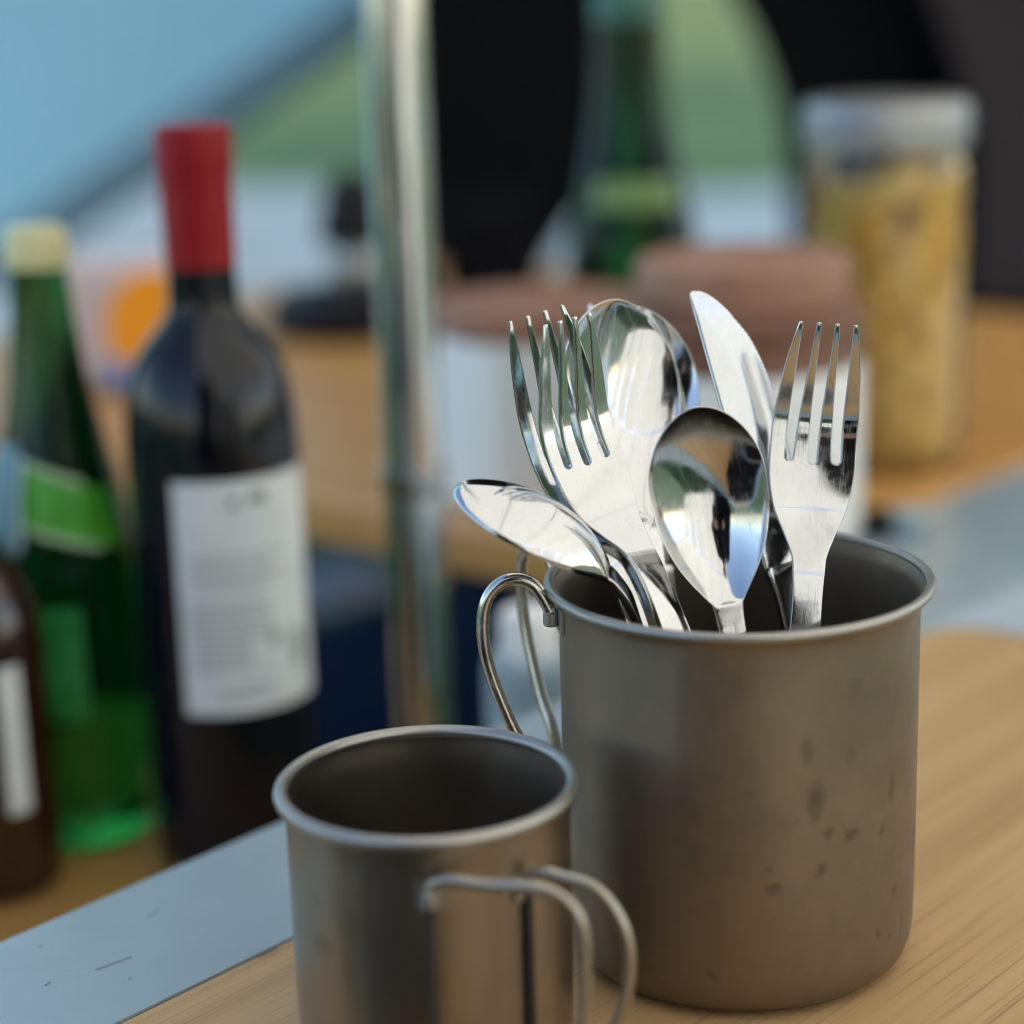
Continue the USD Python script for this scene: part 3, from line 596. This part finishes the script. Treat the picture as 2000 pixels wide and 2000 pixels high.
def spoon(label, rv, t, geo, flip=False):
    q = xf('spoon', label, 'spoon', rv, t, 'cutlery in the large mug'); a, b = split(geo, .0)
    polished('spoon_bowl', a, M_ST, q); polished('spoon_handle', b, M_ST, q)
def knife(label, rv, t):
    q = xf('knife', label, 'knife', rv, t, 'cutlery in the large mug'); a, b = KN
    part('serrated_blade', a, M_STK, q, 40, False); part('knife_handle', b, M_ST, q, 40, False)
KN = knife_meshes()
fork('upright four tined fork standing alone at the right of the bunch', [1.324948107539301, 0.05233651903365153, -0.10082992746295757], [0.08843109050073947, 0.5726120743235126, 0.1469865431322206])
fork('front fork of the two leaning left, its tines crossing the large spoon', [1.1623864119314156, 0.3055820312285448, 0.6220681687194929], [0.02910121157410647, 0.5610799283020883, 0.15415478347802225])
fork('rear fork of the two leaning left, leftmost of all the tines', [1.2300430132838227, -0.049537266998664634, 0.35810220442745294], [0.020366653060544186, 0.566884772928029, 0.1551969703773723])
SM = spoon_mesh(56.2, 16.6, 8.0, .86, 108); LG = spoon_mesh(67.5, 21.5, 9.0, .9)
spoon('small spoon in front with its hollow facing us, in sharpest focus', [1.4596903576607614, -0.044729181187322505, 0.16821806145173175], [0.059680738003584234, 0.5478862692435723, 0.11325292982081547], SM)
spoon('large spoon behind the leaning forks, its hollow facing us', [1.1469763711058267, 0.4632664561366679, 0.37713308071101986], [0.03660211696508607, 0.5845691925937684, 0.12755958999808037], LG)
spoon('large spoon rearmost of the bunch, only its right rim showing', [1.199556937837055, 0.31188767491344965, 0.2676620455175074], [0.04064423876695117, 0.5930103930021157, 0.12366020456668601], LG)
# small spoon leaning far out to the left, its rounded back towards us
neck, tip = at_y(1188, 1122, .550), at_y(892, 958, .551)
SM2 = spoon_mesh(np.linalg.norm(tip - neck) * 1000 + 1.0, 16.6, 8.5, 3.0, 96, .0052)
a_ = (tip - neck) / np.linalg.norm(tip - neck); ph = math.radians(24)
q_ = -np.cross(FWD, a_); q_ = q_ if q_[2] < 0 else -q_
spoon('small spoon leaning far out to the left with its rounded back up', frame(a_, math.cos(ph) * q_ + math.sin(ph) * FWD), neck, SM2)
# knives
kr, kt = at_y(1501, 1112, .583), at_y(1352, 572, .606)
Yk = kt - kr; Nk = np.array([.14, -1, .42])
rv = frame(Yk, Nk); Xk = Rot.from_rotvec(rv).as_matrix()[:, 0]
knife('serrated knife standing between the front spoon and the upright fork', rv, kt - Yk / np.linalg.norm(Yk) * .0855 - Xk * .0012)
kt2, kr2 = at_y(1148, 596, .640), at_y(1268, 1150, .596)
Yk2 = kt2 - kr2; rv2 = frame(Yk2, [.75, -.65, .1])
knife('knife hidden behind the large spoons, only its pale tip showing', rv2, kt2 - Yk2 / np.linalg.norm(Yk2) * .0855)

# ------------------------------------------------------------------ bottles
wb = np.array([-.1300, .8756, TZ + .0005])
wine = thing('wine_bottle', 'dark wine bottle with a red capsule and a white back label', 'wine bottle', wb)
_z = np.linspace(.186, .2515, 26); _sh = [(float(PC([.186, .197, .209, .220, .230, .237, .2435, .2490, .2530], [.0378, .0375, .0363, .0340, .0302, .0252, .0196, .0161, .0152])(q)), float(q)) for q in _z]
wp = [(0, .004), (.028, .0), (.035, .002), (.0375, .007), (.0378, .03), *_sh, (.0150, .262), (.0148, .270), (.0146, .289), (.0143, .3235), (0, .3235)]
part('glass_body', lathe(wp, wb, 72), M_WINE, wine, 60)
part('red_capsule', lathe([(.0146, .2675), (.0153, .2675), (.0153, .271), (.0155, .290), (.0157, .2905), (.0157, .2915), (.0155, .292), (.0156, .306), (.0164, .308), (.0166, .314), (.0166, .3225), (.0160, .3260), (.0147, .3273), (0, .3273)], wb, 64), M_CAPS, wine)
A0, A1, L0, L1 = 249, 352, .077, .181
lab = part('back_label', wrap(wb, .0379, A0, A1, L0, L1), M_LABEL, wine)
rng = np.random.default_rng(5)
def words(z, a0, a1, h, seed):
    """Small dark words printed along a line of the label."""
    r = np.random.default_rng(seed); out = []; a = a0
    while a < a1:
        b = min(a1, a + r.uniform(2.5, 8)); out.append(wrap(wb, .03832, a, b, z, z + h, .00006, 6)); a = b + 1.1
    return out
lines = []
for k in range(4): lines += words(.147 - k * .0042, A0 + 8, A0 + 76 - (k % 2) * 14, .0011, 10 + k)
for k in range(9): lines += words(.126 - k * .0036, A0 + 8, A0 + (62 if k < 5 else 46), .0012, 30 + k)
for k in range(2): lines += words(.088 - k * .004, A0 + 24, A0 + 60, .0011, 60 + k)
tag(part('fine_print', cat(lines), M_INK, lab, smooth=False), kind='stuff')
sym = [wrap(wb, .03832, A0 + 37, A0 + 42, .169, .174, .00006, 6), wrap(wb, .03832, A0 + 50, A0 + 62, .1705, .175, .00006, 8), wrap(wb, .03832, A0 + 60, A0 + 66, .106, .113, .00006, 6)]
for i in range(9): sym.append(wrap(wb, .03832, A0 + 78 + i * 1.4, A0 + 78 + i * 1.4 + (.7 if i % 3 else 1.0), .093, .110, .00006, 3))
for q in sym: part('printed_mark', q, M_INK, lab, smooth=False)

gb = np.array([*at_z(168, 1668, TZ)[:2], TZ + .0005]) + np.array([-.005, .030, 0])
grn = thing('green_bottle', 'green glass bottle with a cream cap at the left of the wine bottle', 'bottle', gb)
GR = [(.0328, .010), (.0328, .128), (.0318, .142), (.0285, .164), (.0232, .188), (.0175, .216), (.0138, .245), (.0122, .266), (.0117, .2795)]
part('glass_body', lathe([(0, .003), (.026, 0), (.0315, .003)] + GR + [(0, .2795)], gb, 72), M_GREEN, grn)
_gz = [0] + [q[1] for q in GR]; _gr = [.0328] + [q[0] for q in GR]
def sash(c, a0, a1, z0, z1, tilt, off, th=.0004, n=48, m_=5):
    """A label that follows the bottle's outline, sloping down to the right by tilt."""
    f0 = math.atan2(-c[1], -c[0]); V = []
    for a in np.radians(np.linspace(a0, a1, n)):
        for e in (0, th):
            for q in np.linspace(0, 1, m_):
                z = z0 + (z1 - z0) * q - tilt * .03 * math.sin(a - f0); r = np.interp(z, _gz, _gr) + off + e
                V.append(c + np.array([r * math.cos(a), r * math.sin(a), z]))
    f = []; k = 2 * m_
    for i in range(n - 1):
        for q in range(m_ - 1):
            o, p = i * k + q, (i + 1) * k + q
            f += [[o + m_, p + m_, p + m_ + 1], [o + m_, p + m_ + 1, o + m_ + 1], [o, p + 1, p], [o, o + 1, p + 1]]
    t = trimesh.Trimesh(np.array(V), f, process=False); t.fix_normals(); return t
capz = []
for k in range(84):
    a = k * 2 * np.pi / 84; capz.append(a)
cap = lathe([(.0119, .2660), (.0134, .2660), (.0138, .2690), (.0135, .275), (.0131, .2805), (.0120, .2835), (0, .284)], gb, 84)
q_ = cap.vertices - gb; aa_ = np.arctan2(q_[:, 1], q_[:, 0]); lowz = np.clip((.279 - q_[:, 2]) / .010, 0, 1) * (np.hypot(q_[:, 0], q_[:, 1]) > .0126)
cap.vertices[:, :2] += (q_[:, :2] / np.maximum(np.hypot(q_[:, 0], q_[:, 1]), 1e-6)[:, None]) * (.0006 * np.cos(21 * aa_) * lowz)[:, None]
part('bottle_cap', cap, M_CREAM, grn)
nl = part('neck_label', sash(gb, 205, 335, .150, .176, .36, .0003), M_GLABEL, grn)
part('painted_glint', sash(gb, 232, 306, .1755, .1785, .36, .0008), M_PALEG, nl)  # short pale strips paint the glints along the label edges
part('painted_glint', sash(gb, 226, 316, .1478, .1507, .36, .0008), M_PALEG, nl)
part('body_label', sash(gb, 212, 292, .066, .118, 0, .0003), M_GLABEL2, grn)
bd = part('badge', sash(gb, 205, 246, .142, .190, 0, .0009, .0012, 24), M_BADGE, grn)
part('badge_edge', sash(gb, 246, 250, .145, .186, 0, .0012, .0012, 6), M_BADGEW, bd)

ab = np.array([*at_z(-16, 1765, TZ)[:2], TZ + .0005]) + np.array([-.003, .022, 0])
amb = thing('brown_bottle', 'dark brown bottle cut by the left edge, pale label strip', 'bottle', ab)
part('glass_body', lathe([(0, .003), (.024, 0), (.029, .003), (.0302, .010), (.0302, .113), (.0290, .126), (.0240, .141), (.0170, .153), (.0130, .162), (.0125, .172), (0, .172)], ab, 64), M_AMBER, amb)
part('paper_label', wrap(ab, .0304, 301, 321, .042, .108, .0004, 16), M_LABEL, amb)
part('screw_cap', lathe([(0, .1725), (.0142, .1725), (.0145, .186), (.0135, .188), (0, .188)], ab, 40), M_BLACK, amb)

g2 = np.array([*at_y(1240, 800, 1.33)[:2], .0005])
gr2 = thing('green_bottle', 'tall green bottle seen through the tent opening behind the canisters', 'bottle', g2)
part('glass_body', lathe([(0, .003), (.036, 0), (.0415, .003), (.0425, .010), (.0425, .105), (.0410, .118), (.0360, .140), (.0295, .170), (.0250, .200), (.0225, .235), (.0215, .262), (0, .262)], g2, 64), M_GREEN2, gr2)
part('neck_foil', lathe([(.0218, .253), (.0228, .253), (.0224, .272), (.0205, .275), (0, .2755)], g2, 48), M_TEALC, gr2)
part('shoulder_label', wrap(g2, .0372, 225, 318, .138, .156, .0005, 30, 0, .0330), mat('olive_label', (.14, .24, .06), .35), gr2)

# ------------------------------------------------------------------ canisters with wooden lids
def canister(c, R, Hc, lids, label):
    t = thing('canister', label, 'canister', c)
    part('enamel_body', lathe([(0, .001), (R - .004, 0), (R - .001, .001), (R, .004), (R, Hc - .003), (R - .001, Hc), (0, Hc)], c, 96), M_WHITE, t)
    z = Hc + .0004
    for k, (r, h) in enumerate(lids):
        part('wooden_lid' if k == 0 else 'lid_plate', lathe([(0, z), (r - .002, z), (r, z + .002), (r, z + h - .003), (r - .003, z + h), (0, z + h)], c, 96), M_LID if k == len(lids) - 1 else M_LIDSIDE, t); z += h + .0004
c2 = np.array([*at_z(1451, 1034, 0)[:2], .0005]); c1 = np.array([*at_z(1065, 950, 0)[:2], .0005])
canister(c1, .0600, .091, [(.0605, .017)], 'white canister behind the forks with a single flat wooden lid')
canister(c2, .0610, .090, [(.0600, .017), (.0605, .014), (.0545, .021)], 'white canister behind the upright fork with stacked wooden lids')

# ------------------------------------------------------------------ pasta jar
jc = np.array([*at_z(1718, 893, 0)[:2], .0005])
jar = thing('glass_jar', 'tall clear glass jar with a silver screw lid at the right', 'jar', jc)
jR = .0470
part('glass_body', lathe([(0, .0), (jR - .006, .0), (jR - .001, .003), (jR, .008), (jR, .162), (jR - .001, .172), (jR - .004, .180), (jR - .0045, .186)], jc, 72), M_GLASS, jar)
lid_p = [(.0415, .182), (jR - .001, .182), (jR + .0005, .183), (jR + .0008, .187)] + [(jR + .0008 + (.0005 if k % 2 else -.0004), .189 + k * .0022) for k in range(7)] + [(jR, .2060), (jR - .0014, .2082), (jR - .006, .2090), (0, .2086)]
part('screw_lid', lathe(lid_p, jc, 72), M_ALU, jar)
rng = np.random.default_rng(3); pieces = []
def macaroni():
    L, r = rng.uniform(.020, .032), .0062
    b = rng.uniform(.2, .5); s = np.linspace(-1, 1, 6); return tube(np.stack([s * L / 2, b * (s ** 2) * L / 4, 0 * s], 1), r, 8)
n_in = 0
while n_in < 330:
    zz = rng.uniform(.009, .176); a = rng.uniform(0, 2 * np.pi); rr = (jR - .0105) * math.sqrt(rng.uniform(.35, 1))
    cx, cy = rr * math.cos(a), rr * math.sin(a)
    if zz > .160 + .55 * cx + .006 * math.sin(3 * a) or cx < -.026: continue
    mpc = macaroni(); mpc.apply_transform(trimesh.transformations.random_rotation_matrix(rng.random(3)))
    v = mpc.vertices + [cx, cy, zz]; rad = np.hypot(v[:, 0], v[:, 1]); k = np.minimum(1, (jR - .0022) / rad); v[:, :2] *= k[:, None]; v[:, 2] = np.clip(v[:, 2], .003, .179); v[v[:, 2] > .168, :2] *= .9
    pieces.append(trimesh.Trimesh(v + jc, mpc.faces, process=False)); n_in += 1
pieces.append(lathe([(0, .006), (.030, .006), (.033, .02), (.033, .120), (.026, .135), (0, .138)], jc + [.005, 0, 0], 32))
tag(part('pasta', cat(pieces), M_PASTA, None, smooth=True), 'dry yellow pasta pieces filling the tall glass jar', 'pasta', kind='stuff')

# ------------------------------------------------------------------ small things on the rear table
pk = at_z(258, 752, 0) + [0, 0, .0006]
pack = thing('snack_packet', 'white packet with an orange round print behind the bottles', 'packet', pk)
pm = rbox((.135, .045, .096), .018, (0, 0, .0482)); pm.vertices[:, 0] *= 1 - .25 * np.clip((pm.vertices[:, 2] - .03) / .07, 0, 1); pm.apply_translation(pk)
part('bag', pm, M_PACK, pack)
o = trimesh.creation.cylinder(radius=.041, height=.002, sections=48); o.apply_transform(trimesh.transformations.rotation_matrix(np.pi / 2, [1, 0, 0])); o.vertices[:, 0] *= .86; o.apply_translation(pk + [.024, -.0240, .046])
part('orange_print', o, M_ORANGE, pack)
o = rbox((.018, .003, .016), .001, pk + np.array([-.004, -.0238, .0]) + np.array([0, 0, .012])); part('blue_print', o, M_BLUEP, pack)

kc = at_z(690, 668, 0) + [0, .06, .0006]
ket = thing('camping_lantern', 'black camping lantern half hidden behind the metal pole', 'lantern', kc)
part('base', lathe([(0, 0), (.068, 0), (.074, .003), (.074, .024), (.062, .034), (.024, .038), (0, .038)], kc, 48), M_BLACK, ket)
part('metal_neck', lathe([(0, .0385), (.019, .0385), (.022, .045), (.022, .060), (.017, .070), (0, .070)], kc, 32), M_ALU, ket)
part('top_cap', lathe([(0, .0705), (.026, .0705), (.031, .076), (.029, .092), (.022, .116), (.015, .128), (0, .131)], kc, 32), M_BLACK, ket)

for k, (u, v, sz, lb) in enumerate(((962, 590, (.085, .10, .085), 'black bag standing behind the left canister beside the metal pole'),)):
    q = at_z(u, v, 0) + [0, .05, .0008]
    bg = thing('black_bag', lb, 'bag', q); bm = rbox(sz, .018, (0, 0, sz[2] / 2)); bm = bm.subdivide(); bm.vertices += .006 * (meshkit.fbm(bm.vertices * 30, 3, k)[:, None] - .5); bm.vertices[:, 2] -= bm.vertices[:, 2].min(); bm.apply_translation(q)
    part('fabric_body', bm, M_COAT, bg)

# ------------------------------------------------------------------ white-capped canister by the rail, grey knob
wc = np.array([*at_z(1022, 1392, -.03)[:2], -.062]) + np.array([.004, .012, 0])
wcp = thing('white_cap_tub', 'small pale tub with a round white cap beyond the rail', 'tub', wc)
part('tub_body', lathe([(0, 0), (.018, 0), (.0205, .002), (.0205, .050), (.0185, .055), (0, .055)], wc, 40), M_LILAC if False else M_RAIL, wcp)
part('round_cap', lathe([(0, .0554), (.0128, .0554), (.0136, .058), (.0136, .0725), (.0118, .0755), (0, .0762)], wc, 40), M_WHITE, wcp)
kn = at_z(1738, 1046, -.004)
knb = thing('table_clamp', 'small grey clamp knob on the table rail right of the large mug', 'clamp', kn)
part('clamp_body', rbox((.020, .022, .012), .004, kn + np.array([-.006, .004, .0062])), M_BLACK, knb)
part('clamp_knob', lathe([(0, 0), (.009, 0), (.0102, .002), (.0102, .011), (.0085, .0135), (0, .0138)], kn + np.array([.009, 0, .0003]), 40), M_RAIL, knb)

# ------------------------------------------------------------------ navy bag in the gap between the tables
bag = thing('navy_bag', 'navy blue fabric bag standing in the gap between the tables', 'bag', ee(.9, 1.15, GZ))
bm = rbox((1.1, .75, .38), .06, (0, 0, .19)); bm = bm.subdivide().subdivide()
bm.vertices += .012 * (meshkit.fbm(bm.vertices * 6, 3)[:, None] - .5) * 2; bm.apply_transform(M4E); bm.apply_translation(ee(.95, 1.05, GZ + .012))
part('fabric_body', bm, M_NAVY, bag)
tw = thing('pale_cloth', 'pale lilac folded cloth lying on the navy bag behind the wine bottle', 'cloth', ee(.8, 1.0, -.3))
q = at_z(652, 1165, -.30)
cm = rbox((.10, .085, .022), .009, (0, 0, 0)); cm.apply_transform(M4E); cm.apply_translation(q + [0, 0, .012]); part('folded_cloth', cm, M_LILAC, tw)

# ------------------------------------------------------------------ small mug handle (nearest the viewer)
LOOP2 = [(.010, .0634), (.0215, .0636), (.0295, .0622), (.0342, .0572), (.0358, .048), (.0355, .036), (.0332, .024), (.0265, .0145), (.012, .0098)]
LOOP2 = [(d * 1.07, z + (.0065 if z > .05 else .004)) for d, z in LOOP2]
LOOP3 = [(.006, .0642), (.0125, .0630), (.0185, .0570), (.0215, .0480), (.0218, .039), (.0195, .027), (.013, .016), (.006, .0105)]
LOOP3 = [(d * 1.12, z + (.0020 if z > .05 else .003)) for d, z in LOOP3]
swing(mug2, C2, .0376, -88, -14, .0690, .0090, LOOP2, .0016)
swing(mug2, C2, .0376, -48, -20, .0665, .0090, LOOP3, .0016)

# ------------------------------------------------------------------ the person behind the viewer, mirrored in the spoons
def limb(chain):
    """Manifold of hulls along a chain of (point, radius)."""
    out = []
    for (p, a), (q, b) in zip(chain[:-1], chain[1:]):
        out.append(manifold3d.Manifold.batch_hull([manifold3d.Manifold.sphere(a, 20).translate(tuple(map(float, p))), manifold3d.Manifold.sphere(b, 20).translate(tuple(map(float, q)))]))
    return out
def skin_of(parts, edge=.015, it=10):
    u = manifold3d.Manifold.batch_boolean(parts, manifold3d.OpType.Add).refine_to_length(edge).to_mesh()
    m = trimesh.Trimesh(u.vert_properties[:, :3], u.tri_verts, process=True); trimesh.smoothing.filter_taubin(m, iterations=it); return m
PX = np.array([-.07, -.36, GZ + .006])
ang = math.atan2(.36 - .10, .07); turn = Rot.from_euler('z', ang - math.pi / 2).as_matrix()     # faces the table
def B(x, y, z): return PX + turn @ np.array([x, y, z])
pe = thing('person', 'person in a black coat standing behind the viewer, mirrored in the spoons', 'person', PX)
hl_, hr_ = np.array([-.075, -.130, .212]), np.array([.075, -.130, .212])
body = []
body += limb([(B(0, .0, 1.34), .062), (B(0, .01, 1.45), .055), (B(0, .03, 1.53), .058)])
hc = B(0, .055, 1.60)
body += limb([(hc, .082), (hc + turn @ np.array([0, .022, -.055]), .066), (hc + turn @ np.array([0, .045, -.095]), .036)])
body += limb([(hc + turn @ np.array([0, .075, -.02]), .014), (hc + turn @ np.array([0, .094, -.045]), .016)])
for sx in (-1, 1):
    body += limb([(hc + turn @ np.array([sx * .080, -.005, -.01]), .016), (hc + turn @ np.array([sx * .082, -.010, -.045]), .011)])
    H0 = (hl_, hr_)[(sx + 1) // 2]; wr = H0 + np.array([sx * .020, -.085, -.02])
    sh0 = B(sx * .17, -.005, 1.33); body += limb([(B(0, 0, 1.34), .05), (sh0, .045), ((sh0 + wr) / 2 + np.array([sx * .10, -.06, -.13]), .036), (wr, .028)])
    body += limb([(wr + np.array([sx * .03, -.06, -.02]), .030), (wr, .026), (H0 + [sx * .010, -.030, 0], .030)])
    for k in range(4):
        z0 = .028 - .019 * k; L = (.030, .034, .032, .025)[k]
        body += limb([(H0 + [sx * .010, -.015, z0], .0095), (H0 + [sx * .012, L * .6, z0], .009), (H0 + [-sx * .008, L + .006, z0], .0085), (H0 + [-sx * .026, L + .004, z0], .008)])
    body += limb([(H0 + [sx * .006, -.035, .012], .012), (H0 + [-sx * .012, -.034, .024], .0105), (H0 + [-sx * .028, -.030, .022], .009)])
part('body', skin_of(body, .010, 6), M_SKIN, pe)
coat = limb([(B(0, 0, .80), .185), (B(0, .01, 1.05), .175), (B(0, .0, 1.22), .180), (B(0, -.005, 1.33), .12)])
for sx in (-1, 1):
    coat += limb([(B(sx * .15, 0, .80), .11), (B(sx * .14, .01, 1.05), .11), (B(sx * .15, -.005, 1.30), .095)])
    sh = B(sx * .185, -.005, 1.33); H0 = (hl_, hr_)[(sx + 1) // 2]; wr = H0 + np.array([sx * .020, -.085, -.02])
    el = (sh + wr) / 2 + np.array([sx * .10, -.06, -.13])
    coat += limb([(B(sx * .12, -.005, 1.33), .085), (sh, .072), (el, .056), (wr + [sx * .012, -.03, -.01], .042)])
part('coat', skin_of(coat, .022, 12), M_COAT, pe)
tro = []
for sx in (-1, 1):
    tro += limb([(B(sx * .085, 0, .86), .105), (B(sx * .10, .015, .50), .074), (B(sx * .11, -.01, .11), .056)])
part('trousers', skin_of(tro, .025, 10), M_COAT, pe)
for sx in (-1, 1):
    part('shoe', skin_of(limb([(B(sx * .11, -.02, .05), .048), (B(sx * .115, .08, .042), .042), (B(sx * .12, .16, .034), .033)]), .015, 5), M_BLACK, pe)
part('hair', skin_of(limb([(hc + turn @ np.array([0, -.012, .020]), .087), (hc + turn @ np.array([0, -.035, -.030]), .078), (hc + turn @ np.array([0, -.04, -.075]), .055)]), .015, 5), M_HAIR, pe)
pc = thing('photo_camera', 'black camera held in both hands by the person behind the viewer', 'camera', (0, -.12, .21))
part('camera_body', rbox((.125, .045, .082), .010, (0, -.130, .215)), M_BLACK, pc)
lz = lathe([(0, 0), (.033, 0), (.034, .01), (.034, .045), (.030, .050), (0, .048)], (0, 0, 0), 40); lz.apply_transform(trimesh.transformations.rotation_matrix(-np.pi / 2, [1, 0, 0])); lz.apply_translation([0, -.107, .215])
part('lens', lz, M_BLACK, pc)

jk = thing('added_dark_jacket', 'unseen folded black jacket added on the near table edge to darken the mug reflections', 'jacket', (-.2, .3, .0))  # out of view, added so the mugs reflect something dark on their left
jp = Polygon([(-.013, .30), (-.012, .425), (-.085, .452), (-.20, .452), (-.36, .25), (-.22, .085), (-.09, .17)]).buffer(-.012).buffer(.012)
def jk_h(x, y): return .006 + .040 * np.clip((.452 - y) / .13, 0, 1) ** 1.2
part('folded_fabric', sheet(jp, lambda x, y: jk_h(x, y) * .5 + .002 + .004 * meshkit.fbm(np.stack([x * 18, y * 18, 0 * x], 1), 3, 4), lambda x, y, d: .0015 + jk_h(x, y) * .48 * np.clip(d / .016, 0, 1) ** .5, .010, inset=(.003, .008, .014), bstep=.008), M_COAT, jk)
